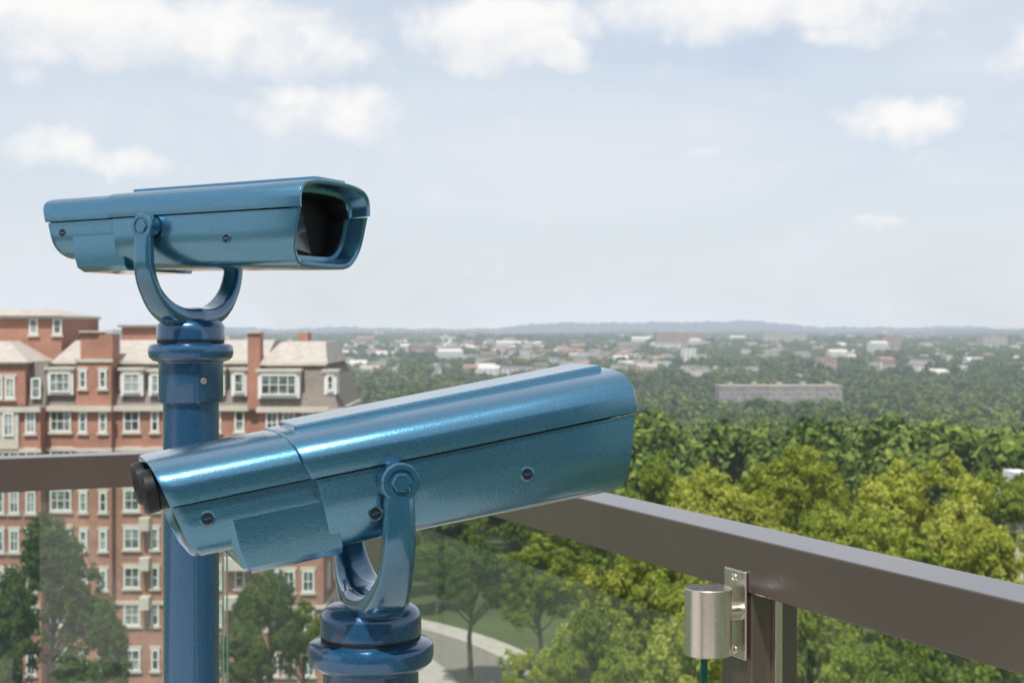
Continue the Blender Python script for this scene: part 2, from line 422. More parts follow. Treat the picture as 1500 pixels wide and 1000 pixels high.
# ------------------------------------------------------------ railing
dR = Vector((0.4106, -0.9118, 0)); nIn = Vector((-0.9118, -0.4106, 0))
corner = Vector((-0.455, 4.29, 0))
TOP = -0.35; BOT = -0.4436; RW = 0.098
rl = empty('glass_railing', (0, 0, 0))
def rbox(name, o, r, n, a0, a1, d0, d1, z0, z1, mat, bevel=0.002, par=rl):
    m = MB(); c = Vector(o)+Vector(r)*((a0+a1)/2)
    m.obox((c.x, c.y, 0), r, n, a1-a0, d0, d1, z0, z1)
    return m.obj(name, mat, par, bevel)
def sheet(name, o, r, n, a0, a1, d, z0, z1, mat, par=rl):
    p0 = Vector(o)+Vector(r)*a0+Vector(n)*d; p1 = Vector(o)+Vector(r)*a1+Vector(n)*d
    return mk(name, [(p0.x, p0.y, z0), (p1.x, p1.y, z0), (p1.x, p1.y, z1), (p0.x, p0.y, z1)], [(0, 1, 2, 3)], mat, par)
rbox('top_rail_side', corner, dR, nIn, -RW, 5.2, -RW, 0, BOT, TOP, M['rail'], 0.0025)
dL = Vector((-0.9118, -0.4106, 0)); nL = Vector((0.4106, -0.9118, 0))
rbox('top_rail_front', corner, dL, nL, 0.0, 5.0, -RW, 0.0, BOT+0.0005, TOP-0.0005, M['rail'], 0.0025)
for t in (2.085, 4.2, 0.0):
    rbox('post', corner, dR, nIn, t-0.093, t, -RW+0.002, -0.003, DECK, BOT-0.0005, M['rail'], 0.002)
sheet('glass_panel_side', corner, dR, nIn, 0.06, 2.035, 0.061, DECK+0.08, -0.505, M['glass'])
rbox('glass_edge_side', corner, dR, nIn, 2.0355, 2.0385, 0.055, 0.067, DECK+0.08, -0.505, M['glass_edge'], 0)
sheet('glass_panel_near', corner, dR, nIn, 2.105, 4.0, -0.049, DECK+0.08, BOT-0.0005, M['glass'])
rbox('glass_channel', corner, dR, nIn, 2.0855, 2.098, -0.056, -0.042, DECK+0.08, BOT-0.0005, M['steel'], 0.001)
sheet('glass_panel_front', corner, dL, nL, 0.08, 0.395, -0.049, DECK+0.08, BOT-0.0005, M['glass'])
sheet('glass_panel_front', corner, dL, nL, 0.410, 5.0, -0.049, DECK+0.08, BOT-0.0005, M['glass'])
rbox('glass_edge_front', corner, dL, nL, 0.3955, 0.3985, -0.055, -0.043, DECK+0.08, BOT-0.0005, M['glass_edge_pale'], 0)
rbox('glass_edge_front', corner, dL, nL, 0.4065, 0.4095, -0.055, -0.043, DECK+0.08, BOT-0.0005, M['glass_edge_pale'], 0)
rbox('base_shoe_side', corner, dR, nIn, -RW, 5.2, -RW, 0.08, DECK, DECK+0.08, M['rail'], 0.002)
rbox('base_shoe_front', corner, dL, nL, 0.0, 5.0, -RW, 0.0, DECK, DECK+0.079, M['rail'], 0.002)
ck = empty('glass_clamp_bracket', tuple(corner+dR*2.045)); ck.location.z = 0
m = MB(); m.obox((0, 0, 0), dR, nIn, 0.066, 0.0005, 0.0055, -0.558, -0.408); m.obj('wall_plate', M['steel'], ck, 0.0022)
c = nIn*0.058
lathe('clamp_body', [(0.0005, -0.548), (0.0385, -0.548), (0.0400, -0.5465), (0.0400, -0.4365), (0.0385, -0.435), (0.0005, -0.435)], M['steel'], ck, (c.x, c.y, 0), 64, 30)
lathe('clamp_neck', [(0.0005, 0), (0.017, 0), (0.017, 0.03), (0.0005, 0.03)], M['steel'], ck, tuple(nIn*0.004+dR*0.012+Vector((0, 0, -0.478))), 32, 30, Vector(nIn).to_track_quat('Z', 'Y').to_euler())
for z in (-0.422, -0.545):
    lathe('plate_screw', [(0.0005, 0), (0.0075, 0), (0.007, 0.002), (0.004, 0.003), (0.003, 0.0015), (0.0005, 0.0015)], M['steel'], ck, tuple(nIn*0.0055+Vector((0, 0, z))), 24, 30, Vector(nIn).to_track_quat('Z', 'Y').to_euler())

base = corner
def q2(a, b, z):
    p = base+dR*a+dL*b; return (p.x, p.y, z)
mk('terrace_deck', [q2(-0.1, -0.1, DECK), q2(9, -0.1, DECK), q2(9, 9, DECK), q2(-0.1, 9, DECK)], [(0, 1, 2, 3)], M['paver'])
v = [q2(-0.1, -0.1, z) for z in (GZ, DECK-0.01)]+[q2(14, -0.1, z) for z in (GZ, DECK-0.01)]+[q2(14, 14, z) for z in (GZ, DECK-0.01)]+[q2(-0.1, 14, z) for z in (GZ, DECK-0.01)]
mk('terrace_building', v, [(0,2,3,1),(2,4,5,3),(4,6,7,5),(6,0,1,7),(1,3,5,7)], M['brick'])
refl_block = empty('reflected_dark_block')  # unseen block added behind the camera, darkens reflections on telescopes and rail
m = MB(); m.box((-9, -9, DECK), (9, -5.5, DECK+3.4)); m.obj('walls', M['dark_reflected_wall'], refl_block)
m = MB(); m.box((-9.3, -9.3, DECK+3.401), (9.3, -5.1, DECK+3.7)); m.obj('reflected_slab', M['dark_reflected_wall'], refl_block)
m = MB()
for i in range(6): m.box((-8+i*2.8, -5.49, DECK+0.1), (-8+i*2.8+2.2, -5.42, DECK+2.6))
m.obj('windows', M['winglass'], refl_block)

# ------------------------------------------------------------ ground, road
ys = [-5000, -500, 185, 240, 300, 400, 520, 750, 1000, 1250, 1500, 1900, 2400, 3400, 4500, 8000, 14500]
gv = []; gf = []
for y in ys: gv += [(-14000, y, gh(y)), (14000, y, gh(y))]
for i in range(len(ys)-1): gf.append((2*i, 2*i+1, 2*i+3, 2*i+2))
mk('ground', gv, gf, M['grass'])
def strip(name, pts, w, z, mat):
    c = catmull([(p[0], p[1]) for p in pts], 8); v = []; f = []
    for i, p in enumerate(c):
        t = c[min(i+1, len(c)-1)]-c[max(i-1, 0)]; t = t/np.linalg.norm(t); n = np.array([-t[1], t[0]])
        v += [(p[0]+n[0]*w[0], p[1]+n[1]*w[0], z), (p[0]+n[0]*w[1], p[1]+n[1]*w[1], z)]
    for i in range(len(c)-1): f.append((2*i, 2*i+1, 2*i+3, 2*i+2))
    return mk(name, v, f, mat)
rp = [(-60, 168), (-30, 155), (-14, 143), (-5, 131), (-1, 118), (2, 100), (6, 70), (10, 30), (12, -40)]
strip('road', rp, (-3.0, 3.0), GZ+0.008, M['asphalt'])
def kerb(name, pts, w0, w1):
    c = catmull([(p[0], p[1]) for p in pts], 8); secs = []
    for i, p in enumerate(c):
        t = c[min(i+1, len(c)-1)]-c[max(i-1, 0)]; t = t/np.linalg.norm(t); n = np.array([-t[1], t[0]])
        secs.append([(p[0]+n[0]*w, p[1]+n[1]*w, GZ+z) for w, z in ((w0, 0.0), (w0, 0.13), (w1, 0.13), (w1, 0.0))])
    return loft(name, secs, M['concrete'], None, False)
kerb('pavement', rp, 3.01, 6.0)
kerb('pavement', rp, -3.01, -7.4)

# ------------------------------------------------------------ brick apartment building
S = 17.8
X = lambda px: (px-750)/S
Z = lambda py: (HOR-py)/S
bd = empty('brick_apartment_building')
WALL, CREAM, WHITE, GLS, SLATE, LROOF = MB(), MB(), MB(), MB(), MB(), MB()
def window(o, r, n, w, h, nx=2, ny=2, sill=True):
    o = Vector(o); r = Vector(r); n = Vector(n); fw = 0.13
    GLS.obox(o, r, n, w-0.05, 0.0, 0.04, 0.03, h-0.03)
    for sx in (-1, 1): WHITE.obox(o+r*(sx*(w/2-fw/2)), r, n, fw, 0.0, 0.14, 0, h)
    WHITE.obox(o, r, n, w-2*fw, 0.0, 0.139, 0, fw); WHITE.obox(o, r, n, w-2*fw, 0.0, 0.139, h-fw, h)
    for k in range(1, nx): WHITE.obox(o+r*(-w/2+w*k/nx), r, n, 0.07, 0.041, 0.09, fw, h-fw)
    for k in range(1, ny): WHITE.obox(o, r, n, w-2*fw, 0.041, 0.085, h*k/ny-0.035, h*k/ny+0.035)
    if sill:
        CREAM.obox(o, r, n, w+0.3, 0.0, 0.2, -0.2, -0.01)
        CREAM.obox(o, r, n, w+0.25, 0.0, 0.12, h+0.01, h+0.28)
rF, nF = (1, 0, 0), (0, -1, 0)
rS, nS = (0, 1, 0), (1, 0, 0)
EZ = Z(597)
WALL.box((X(-140), 117, GZ), (X(384), 134, EZ))
WALL.box((X(384), 115.2, GZ), (X(478), 132, EZ))
WALL.box((X(-140), 115.5, GZ), (X(68), 116.99, Z(600)))
WALL.box((X(116), 116.2, GZ), (X(167), 118.5, Z(528)))
WALL.box((X(118), 117.0, Z(528)+.01), (X(145), 119, Z(487))); WALL.box((X(146), 116.8, Z(528)+.01), (X(166), 119, Z(489)))
WALL.box((X(365), 116.3, Z(598)), (X(383), 118, Z(488)))
CREAM.box((X(117)-.15, 116.05, Z(530)), (X(167)+.15, 116.19, Z(525)))
CREAM.box((X(117), 116.7, Z(487)+.01), (X(167), 119.2, Z(484.5))); CREAM.box((X(364), 116.1, Z(488)+.01), (X(384), 118.2, Z(485.5)))
def band(py, h, pr):
    z = Z(py)
    CREAM.box((X(68)+.01, 117-pr, z-h), (X(116)-.01, 116.995, z)); CREAM.box((X(167)+.01, 117-pr, z-h), (X(384)-.01, 116.995, z))
    CREAM.box((X(116)-.1, 116.2-pr, z-h+.003), (X(167)+.1, 116.195, z+.003))
    CREAM.box((X(384)-.1, 115.2-pr, z-h-.003), (X(478)+pr, 115.195, z-.003)); CREAM.box((X(478)+.005, 115.2, z-h-.003), (X(478)+pr, 132, z-.003))
    CREAM.box((X(-140), 115.5-pr, z-h), (X(68)+.1, 115.495, z))
band(594, 0.42, 0.45); band(655, 0.30, 0.2); band(880, 0.3, 0.2)
SLATE.frustum((X(68), 117.05), (X(384), 134), EZ+.02, Z(531), 1.5, 1.5, .0, 0)
SLATE.frustum((X(383), 115.3), (X(500), 132), EZ+.02, Z(533), 1.3, 1.3, 0.5, 1.3)
LROOF.frustum((X(68), 118.3), (X(384), 133), Z(531)+.02, Z(499), 5, 5, 0.5, .0)
LROOF.frustum((X(379), 116.3), (X(499)-1.0, 131), Z(533)+.02, Z(501), 3.5, 3.5, 1.4, 0.6)
CREAM.box((X(68), 118.15, Z(531)-.12), (X(384), 118.6, Z(531)+.14)); CREAM.box((X(384)+.0, 116.2, Z(533)-.1), (X(500)-1.2, 116.7, Z(533)+.16))
CREAM.box((X(478)+.01, 115.1, EZ-.5), (X(500)+.2, 131, EZ+.015))
WALL.box((X(-140), 115.9, Z(600)+.42), (X(44), 128, Z(533)))
CREAM.box((X(-140), 115.6, Z(533)+.005), (X(46), 128.3, Z(530)))
LROOF.frustum((X(-145), 115.5), (X(50), 129), Z(530)+.01, Z(500), 4, 4, .0, 2.9)
SLATE.frustum((X(44)+.01, 116.4), (X(70), 128), Z(597), Z(531), .7, .5, 0, .0)
window((X(57), 116.35, Z(583)), rF, nF, 0.8, 1.7, 1, 2, False)
WALL.box((X(-140), 122, Z(545)), (X(62), 133, Z(466))); CREAM.box((X(-140), 121.6, Z(466)+.01), (X(64), 133.4, Z(462)))
LROOF.frustum((X(-140), 121.4), (X(65), 133.6), Z(462)+.02, Z(450), 4, 4, 1, 3)
for px in (20, 56): window((X(px), 122, Z(490)), rF, nF, 0.75, 1.35, 1, 2)
WALL.box((X(110), 131, Z(505)), (X(225), 134.5, Z(479))); SLATE.box((X(105), 130.6, Z(479)+.01), (X(228), 135, Z(475)))
WALL.box((X(412), 126, Z(500)), (X(428), 128, Z(487)))
for px, h in ((255, 5), (300, 8), (330, 5), (345, 9), (398, 4)): LROOF.box((X(px), 125, Z(501)), (X(px)+.5, 125.6, Z(501-h)))
def dormer(px0, px1, y0, y1, yf, nx):
    cx = (X(px0)+X(px1))/2; w = X(px1)-X(px0); z0 = Z(y1); h = Z(y0)-z0
    WHITE.box((cx-w/2-.22, yf+.01, z0-.25), (cx+w/2+.22, yf+2.0, z0+h+.22))
    CREAM.box((cx-w/2-.4, yf-.2, z0+h+.225), (cx+w/2+.4, yf+2.0, z0+h+.42))
    window((cx, yf, z0), rF, nF, w, h, nx, 2, False)
dormer(73, 104, 545, 574, 116.9, 3); dormer(181, 206, 546, 575, 116.9, 2); dormer(388, 440, 547, 577, 115.0, 4)
dormer(222, 234, 548, 575, 116.9, 1); dormer(343, 358, 546, 575, 116.9, 1); dormer(300, 325, 546, 575, 116.9, 2); dormer(258, 284, 546, 575, 116.9, 2)
for px in (126, 155): window((X(px), 116.2, Z(568)), rF, nF, 0.62, 1.45, 1, 2)
dormer(482, 492, 548, 572, 115.6, 1)
rows = [632, 690, 748, 804, 861, 916, 982]
for ri, ry in enumerate(rows):
    z = Z(ry)
    for px, w, nx in ((89, 1.75, 3), (193, 1.35, 2), (227, 0.65, 1), (271, 1.35, 2), (312, 1.35, 2), (351, 0.8, 1)):
        window((X(px), 117, z), rF, nF, w, 1.75, nx, 2)
    for px in (126, 155): window((X(px), 116.2, z), rF, nF, 0.65, 1.65, 1, 2)
    for px, w, nx in ((404, 1.0, 2), (428, 1.0, 2), (456, 1.0, 2)): window((X(px), 115.2, z), rF, nF, w, 1.75, nx, 2)
    for px in (8, 30, 54, -30, -60):
        if ri == 0 and px < 40: continue
        window((X(px), 115.5, z), rF, nF, 0.8, 1.8, 2, 2)
    for yy in (118, 122, 126, 130): window((X(478), yy, z), rS, nS, 1.2, 1.75, 2, 2)
for px in (4, 22, -20): window((X(px), 115.9, Z(582)), rF, nF, 0.8, 1.7, 2, 2)
for (a, b) in ((208, 222), (330, 372)):
    for y0, y1 in ((700, 718), (757, 775), (815, 833), (872, 890)):
        CREAM.box((X(a), 115.9, Z(y1)), (X(b), 116.99, Z(y0)+0.0))
        WHITE.box((X(a)+.05, 115.95, Z(y0)+.01), (X(b)-.05, 116.0, Z(y0)+.12))
CREAM.box((X(-140), 115.2, Z(655)+.01), (X(38), 115.49, Z(598)-.2))
for px in (4, 24, -20): window((X(px), 115.2, Z(636)), rF, nF, 0.85, 1.9, 2, 2, False)
for mb, n, mt in ((WALL, 'walls', 'brick'), (CREAM, 'stone_trim', 'cream'), (WHITE, 'window_frames', 'white'), (GLS, 'window_panes', 'winglass'), (SLATE, 'mansard_roof', 'slate'), (LROOF, 'upper_roof', 'roof_light')):
    mb.obj(n, M[mt], bd)

# ------------------------------------------------------------ other buildings
M['tan'] = mat_simple('tan_render', (0.30, 0.26, 0.21), (0.38, 0.33, 0.27), 0.02, 0.85)
M['greywall'] = mat_simple('grey_render', (0.22, 0.20, 0.185), (0.28, 0.255, 0.235), 0.02, 0.85)
M['offwhite'] = mat_simple('offwhite_render', (0.44, 0.42, 0.39), (0.58, 0.56, 0.52), 0.02, 0.85)
M['darkroof'] = mat_simple('dark_roof', (0.10, 0.095, 0.09), (0.19, 0.17, 0.155), 0.02, 0.85)
def block(name, px0, px1, pyt, d, wallm, roofm, floors, bays, depth=16):
    e = empty(name); x0 = (px0-750)/F*d; x1 = (px1-750)/F*d; zt = (HOR-pyt)/F*d
    w = MB(); g = MB(); t = MB(); g0 = gh(d)-2
    n = 5 if bays > 10 else 1
    bw = (x1-x0)/n
    for k in range(n):
        off = -2.5 if k % 2 == 0 and n > 1 else 0
        w.box((x0+k*bw+.01, d+off, g0), (x0+(k+1)*bw-.01, d+depth, zt))
        t.box((x0+k*bw, d+off-.3, zt+.01), (x0+(k+1)*bw-0.02, d+depth, zt+.8))
        t.box((x0+k*bw+bw*.4, d+off+5, zt+.81), (x0+k*bw+bw*.6, d+off+9, zt+2.8))
        nb = max(2, bays//n); cw = bw/nb
        for f in range(floors):
            for b in range(nb):
                zc = zt-2.6-f*3.1
                if zc < g0: continue
                g.box((x0+k*bw+b*cw+cw*.25, d+off-.06, zc), (x0+k*bw+b*cw+cw*.75, d+off-.01, zc+1.6))
    w.obj('walls', M[wallm], e); t.obj('roof_trim', M[roofm], e); g.obj('windows', M['winglass'], e)
block('grey_apartment_building', 1053, 1233, 566, 900, 'greywall', 'tan', 7, 35)
block('white_apartment_building', 1474, 1600, 752, 118, 'cream', 'white', 5, 6, 12)
block('tan_office_building', 1118, 1182, 489, 2600, 'tan', 'tan', 8, 10, 40)
block('brick_office_building', 962, 1032, 487, 2500, 'brick_far', 'tan', 8, 10, 40)
block('brick_tower_building', 1292, 1320, 491, 2100, 'brick_far', 'tan', 7, 6, 30)
block('tan_office_building', 1440, 1475, 494, 2300, 'tan', 'tan', 7, 6, 30)

rng = np.random.default_rng(11)
def town(name, n, mats):
    v = []; f = []; fm = []
    for _ in range(n):
        d = 1250*math.exp(rng.random()**0.8*1.6)
        px = rng.uniform(480, 1560)
        if rng.random() < 0.35: px = rng.uniform(520, 1050)
        GG = gh(d)
        x = (px-750)/F*d; w = rng.uniform(8, 26); dp = rng.uniform(8, 14); h = rng.uniform(11, 16)
        if rng.random() < 0.06: h += rng.uniform(4, 11); w *= 1.5
        a = rng.uniform(-0.5, 0.5); ca, sa = math.cos(a), math.sin(a)
        i = len(v); mi = rng.integers(0, len(mats)-1)
        gb = rng.random() < 0.6
        for z in (GG, GG+h):
            for (lx, ly) in ((-w/2, -dp/2), (w/2, -dp/2), (w/2, dp/2), (-w/2, dp/2)):
                v.append((x+lx*ca-ly*sa, d+lx*sa+ly*ca, z))
        f += [(i,i+1,i+5,i+4),(i+1,i+2,i+6,i+5),(i+2,i+3,i+7,i+6),(i+3,i,i+4,i+7)]; fm += [mi]*4
        rz = GG+h+(3.0 if gb else 0.4)
        for (lx, ly) in ((-w/2, 0), (w/2, 0)): v.append((x+lx*ca-ly*sa, d+lx*sa+ly*ca, rz))
        rm = len(mats)-1 if rng.random() < 0.6 else int(mi)
        f += [(i+4,i+5,i+9,i+8),(i+7,i+6,i+9,i+8),(i+4,i+8,i+7),(i+5,i+9,i+6)]; fm += [rm]*2+[mi]*2
        nf = int(h//3.2)
        for k in range(nf):
            for q in range(max(2, int(w/4))):
                cx = -w/2+(q+0.5)*w/max(2, int(w/4)); zz = GG+h-2.3-k*3.2; j = len(v)
                for (lx, z) in ((cx-.8, zz), (cx+.8, zz), (cx+.8, zz+1.6), (cx-.8, zz+1.6)):
                    ly = -dp/2-.05; v.append((x+lx*ca-ly*sa, d+lx*sa+ly*ca, z))
                f.append((j, j+1, j+2, j+3)); fm.append(len(mats))
    o = mk(name, v, f, [M[k] for k in mats]+[M['winglass']], None, [int(k) for k in fm])
town('distant_town', 900, ['offwhite', 'tan', 'brick_far', 'cream', 'brick_far', 'offwhite', 'offwhite', 'darkroof'])

# ------------------------------------------------------------ hills
def hill(name, d, base_py, amp_py, seed, mat, px0=-700, px1=2300):
    r = np.random.default_rng(seed); ph = r.uniform(0, 6.28, 8); v = []; f = []; n = 700
    for i in range(n):
        px = px0+(px1-px0)*i/(n-1); t = px/1500
        y = base_py+amp_py*(0.5*math.sin(3.1*t*2+ph[0])+0.35*math.sin(7.3*t*2+ph[1])+0.2*math.sin(17*t*2+ph[2])+0.09*math.sin(61*t+ph[3])+0.06*math.sin(143*t+ph[4])+0.12*r.uniform(-1, 1))
        x = (px-750)/F*d; zt = (HOR-y)/F*d
        v += [(x*0.85, d*0.85, -31), (x*.96, d*0.96, -31+(zt+31)*0.75), (x, d, zt), (x*1.15, d*1.15, -31)]
    for i in range(n-1):
        for k in range(3): f.append((4*i+k, 4*i+k+1, 4*i+k+5, 4*i+k+4))
    return mk(name, v, f, mat, None, None, 60)
M['hill'] = mat_simple('hill_woodland', (0.006, 0.014, 0.006), (0.035, 0.05, 0.02), 0.012, 0.9)
hill('hills', 7600, 478.0, 9, 3, M['hill']); hill('hills', 5400, 487, 7, 9, M['hill'])

# ------------------------------------------------------------ trees
def unit(a): return a/np.maximum(np.linalg.norm(a, axis=1, keepdims=True), 1e-6)
def leaves(cent, nrm, size, rg):
    n = len(cent); r = unit(rg.normal(size=(n, 3)))
    t = unit(np.cross(nrm, r)); b = np.cross(nrm, t); s = size[:, None]
    v = np.stack([cent-t*s, cent+b*s*0.55, cent+t*s, cent-b*s*0.55], 1)
    return v.reshape(-1, 3)
def crown(rg, c, rx, rz, nl, lr, nc, cr, nlf, ls, cone=0.0):
    dirs = unit(rg.normal(size=(nl, 3))); dirs[:, 2] = np.where(dirs[:, 2] < -0.45, -dirs[:, 2], dirs[:, 2])
    lc = dirs*rg.uniform(0.45, 0.80, (nl, 1))*np.array([rx, rx, rz])
    if cone: lc[:, :2] *= (1-cone*np.clip(lc[:, 2:3]/rz, -0.4, 1))
    lc += np.array(c); rad = lr*rg.uniform(0.6, 1.2, nl)
    d2 = unit(rg.normal(size=(nl*nc, 3))); cc = np.repeat(lc, nc, 0)+d2*np.repeat(rad, nc)[:, None]*rg.uniform(0.7, 1.1, (nl*nc, 1))
    if nlf == 1:
        n = unit(d2+rg.normal(size=d2.shape)*0.45); return leaves(cc, n, ls*rg.uniform(0.6, 1.3, len(cc)), rg), lc
    out_d = unit(cc-np.array(c)); cd = np.repeat(unit(d2+out_d*0.6), nlf, 0)
    d3 = unit(rg.normal(size=(nl*nc*nlf, 3)))
    lp = np.repeat(cc, nlf, 0)+d3*np.array([1, 1, 0.7])*cr*np.sqrt(rg.uniform(0.1, 1.1, (nl*nc*nlf, 1)))*np.repeat(rg.uniform(.6, 1.3, (nl*nc, 1)), nlf, 0)
    n = unit(d3*0.8+cd*0.6+rg.normal(size=lp.shape)*0.55+np.array([0, 0, 0.25]))
    return leaves(lp, n, ls*rg.uniform(0.6, 1.25, len(lp)), rg), lc
def cone_seg(p0, p1, r0, r1, seg=8):
    p0 = np.array(p0, float); p1 = np.array(p1, float); d = p1-p0; d /= np.linalg.norm(d)
    a = np.cross(d, [0.3, 0.9, 0.1]); a /= np.linalg.norm(a); b = np.cross(d, a); v = []
    for p, r in ((p0, r0), (p1, r1)):
        for k in range(seg): v.append(p+(a*math.cos(6.283*k/seg)+b*math.sin(6.283*k/seg))*r)
    return np.array(v), [(k, (k+1) % seg, seg+(k+1) % seg, seg+k) for k in range(seg)]
def quads_mesh(name, lv, tv, tf, mats):
    nl = len(lv)//4; me = bpy.data.meshes.new(name)
    V = np.concatenate([lv, tv]) if len(tv) else lv
    loops = np.arange(nl*4, dtype=np.int32)
    if len(tf): loops = np.concatenate([loops, (np.array(tf, dtype=np.int32).ravel()+nl*4)])
    nf = len(loops)//4
    me.vertices.add(len(V)); me.vertices.foreach_set('co', V.astype(np.float32).ravel())
    me.loops.add(len(loops)); me.loops.foreach_set('vertex_index', loops)
    me.polygons.add(nf); me.polygons.foreach_set('loop_start', np.arange(nf, dtype=np.int32)*4)
    for m in mats: me.materials.append(m)
    mi = np.zeros(nf, dtype=np.int32); mi[nl:] = 1; me.polygons.foreach_set('material_index', mi)
    me.update(calc_edges=True); me.validate(); return me
def tree_mesh(name, seed, leafm, H=20, rx=5.5, rz=6.3, cz=13.0, cone=0.0, nl=21, lr=1.75, nc=19, cr=0.64, nlf=56, ls=0.195):
    rg = np.random.default_rng(seed)
    lv, lc = crown(rg, (0, 0, cz), rx, rz, nl, lr, nc, cr, nlf, ls, cone)
    tv = []; tf = []; k = 0
    def add(p0, p1, r0, r1):
        nonlocal k
        v, f = cone_seg(p0, p1, r0, r1); tv.append(v); tf.extend([tuple(i+k for i in q) for q in f]); k += len(v)
    pts = [np.array([0, 0, 0.]), np.array([0.15, 0.1, 3.0]), np.array([-0.1, 0.2, 6.5]), np.array([0.2, -0.1, 10.5]), np.array([0, 0, 15.5])]
    rr = [0.42, 0.33, 0.28, 0.19, 0.06]
    for i in range(4): add(pts[i], pts[i+1], rr[i], rr[i+1])
    for c in lc:
        s = pts[2]*(1-min(1, max(0, (c[2]-8)/7)))+pts[3]*min(1, max(0, (c[2]-8)/7)); s = s*0.92
        mid = (s+c)/2+rg.normal(size=3)*0.3+np.array([0, 0, -0.4])
        add(s, mid, 0.13, 0.08); add(mid, c, 0.08, 0.02)
    return quads_mesh(name, lv, np.concatenate(tv), tf, [leafm, M['bark']])
TM = {
 'a': tree_mesh('tree_a', 1, M['leaf_near']), 'b': tree_mesh('tree_b', 2, M['leaf_near'], rx=6.2, rz=5.8, nl=24),
 'c': tree_mesh('tree_c', 3, M['leaf_yellow'], nl=20), 'd': tree_mesh('tree_d', 4, M['leaf_dark'], cone=0.55, rx=4.8, rz=7.2, cz=11.5, nl=22, lr=1.9),
 'e': tree_mesh('tree_e', 5, M['leaf_dark'], nl=22), 'f': tree_mesh('tree_f', 6, M['leaf_yellow'], rx=6.0, nl=24)}
def tree(kind, px, top, wpx, d, name='deciduous_tree'):
    h = (HOR-top)/F*d-GZ; w = wpx/F*d
    o = bpy.data.objects.new(name, TM[kind]); coll.objects.link(o)
    o.location = ((px-750)/F*d, d, GZ-0.05); sc = w/13.0
    o.scale = (sc, sc, h/19.8); o.rotation_euler = (0, 0, random.uniform(0, 6.28)); return o
T = [('f', 1355, 636, 270, 88), ('f', 1165, 624, 215, 104), ('f', 1050, 656, 230, 98), ('a', 960, 660, 190, 108), ('c', 1450, 738, 240, 78), ('b', 1235, 696, 230, 84),
     ('f', 1120, 740, 250, 80), ('a', 1340, 760, 260, 74), ('b', 1000, 752, 240, 82), ('c', 900, 800, 220, 82), ('f', 1010, 850, 250, 68), ('a', 1180, 850, 240, 66),
     ('b', 1290, 880, 230, 62), ('a', 1440, 880, 260, 62), ('a', 860, 880, 170, 78), ('e', 690, 770, 160, 118), ('a', 790, 775, 150, 115), ('e', 640, 785, 130, 150),
     ('e', 560, 770, 150, 160), ('c', 765, 932, 120, 84), ('a', 880, 720, 200, 125), ('e', 760, 690, 160, 150), ('b', 1500, 660, 200, 120), ('e', 610, 770, 150, 172), ('a', 690, 800, 140, 165),
     ('d', 75, 722, 200, 98), ('d', 155, 850, 110, 96), ('d', 15, 800, 150, 88), ('e', 395, 818, 150, 100), ('e', 350, 900, 110, 94), ('a', 445, 870, 100, 104),
     ('a', 930, 940, 180, 68), ('b', 1090, 930, 200, 60), ('d', 110, 930, 170, 84)]
for t in T: tree(*t)

def patch(name, seed, size, step, rxr, hr, nl, nc, ls, mat):
    rg = np.random.default_rng(seed); out = []; n = int(size/step)
    for i in range(n):
        for j in range(n):
            if rg.random() < 0.07: continue
            x = (i+0.5)*step-size/2+rg.uniform(-.4, .4)*step; y = (j+0.5)*step-size/2+rg.uniform(-.4, .4)*step
            rx = rg.uniform(*rxr); h = rg.uniform(*hr); rz = rx*rg.uniform(0.8, 1.2)
            lv, _ = crown(rg, (x, y, h-rz), rx, rz, nl, rx*0.42, nc, 0, 1, ls)
            out.append(lv)
    lv = np.concatenate(out)
    return quads_mesh(name, lv, np.zeros((0, 3)), [], [mat, M['bark']])
NP = [patch('woodland_near_%d' % i, 20+i, 56, 9.3, (3.6, 6.8), (11, 21), 14, 90, 0.66, M['leaf_mid']) for i in range(4)]
FP = [patch('woodland_far_%d' % i, 40+i, 150, 12.5, (4.5, 9), (8, 20), 9, 32, 1.3, M['leaf_far']) for i in range(3)]
wn = empty('woodland'); wf = empty('distant_woodland')
def inst(me, x, y, par, s=1.0, zs=1.0):
    o = bpy.data.objects.new('tree_mass', me); coll.objects.link(o); o.parent = par
    o.location = (x, y, gh(y)-0.5)
    tilt = math.atan((gh(y+30)-gh(y-30))/60)
    o.rotation_euler = (Matrix.Rotation(tilt, 4, 'X') @ Matrix.Rotation(random.choice([0, 1, 2, 3])*math.pi/2+random.uniform(-.15, .15), 4, 'Z')).to_euler()
    o.scale = (s, s, s*zs)
y = 180.0
while y < 640:
    hw = 0.40*y+25; x = -hw
    while x < hw:
        pxx = 750+x/y*F
        ok = not (pxx < 590 and y < 230) and pxx > 420
        if ok: inst(random.choice(NP), x+random.uniform(-4, 4), y, wn, 1.0, random.uniform(0.8, 1.1))
        x += 56
    y += 55
y = 700.0
while y < 5600:
    step = 146 if y < 2500 else 200; hw = 0.40*y+60; x = -hw
    while x < hw:
        pxx = 750+x/y*F
        pr = 0.0 if y < 1100 else min(0.30, (y-1000)/5000)
        if pxx < 380: pr = 1
        xx = x+random.uniform(-15, 15); zs = random.uniform(0.7, 1.05)
        if abs(y-846) < 60 and abs(pxx-1143) < 200: zs = 0.72
        if random.random() >= pr: inst(random.choice(FP), xx, y, wf, 1.0 if y < 2500 else 1.3, zs)
        x += step
    y += step

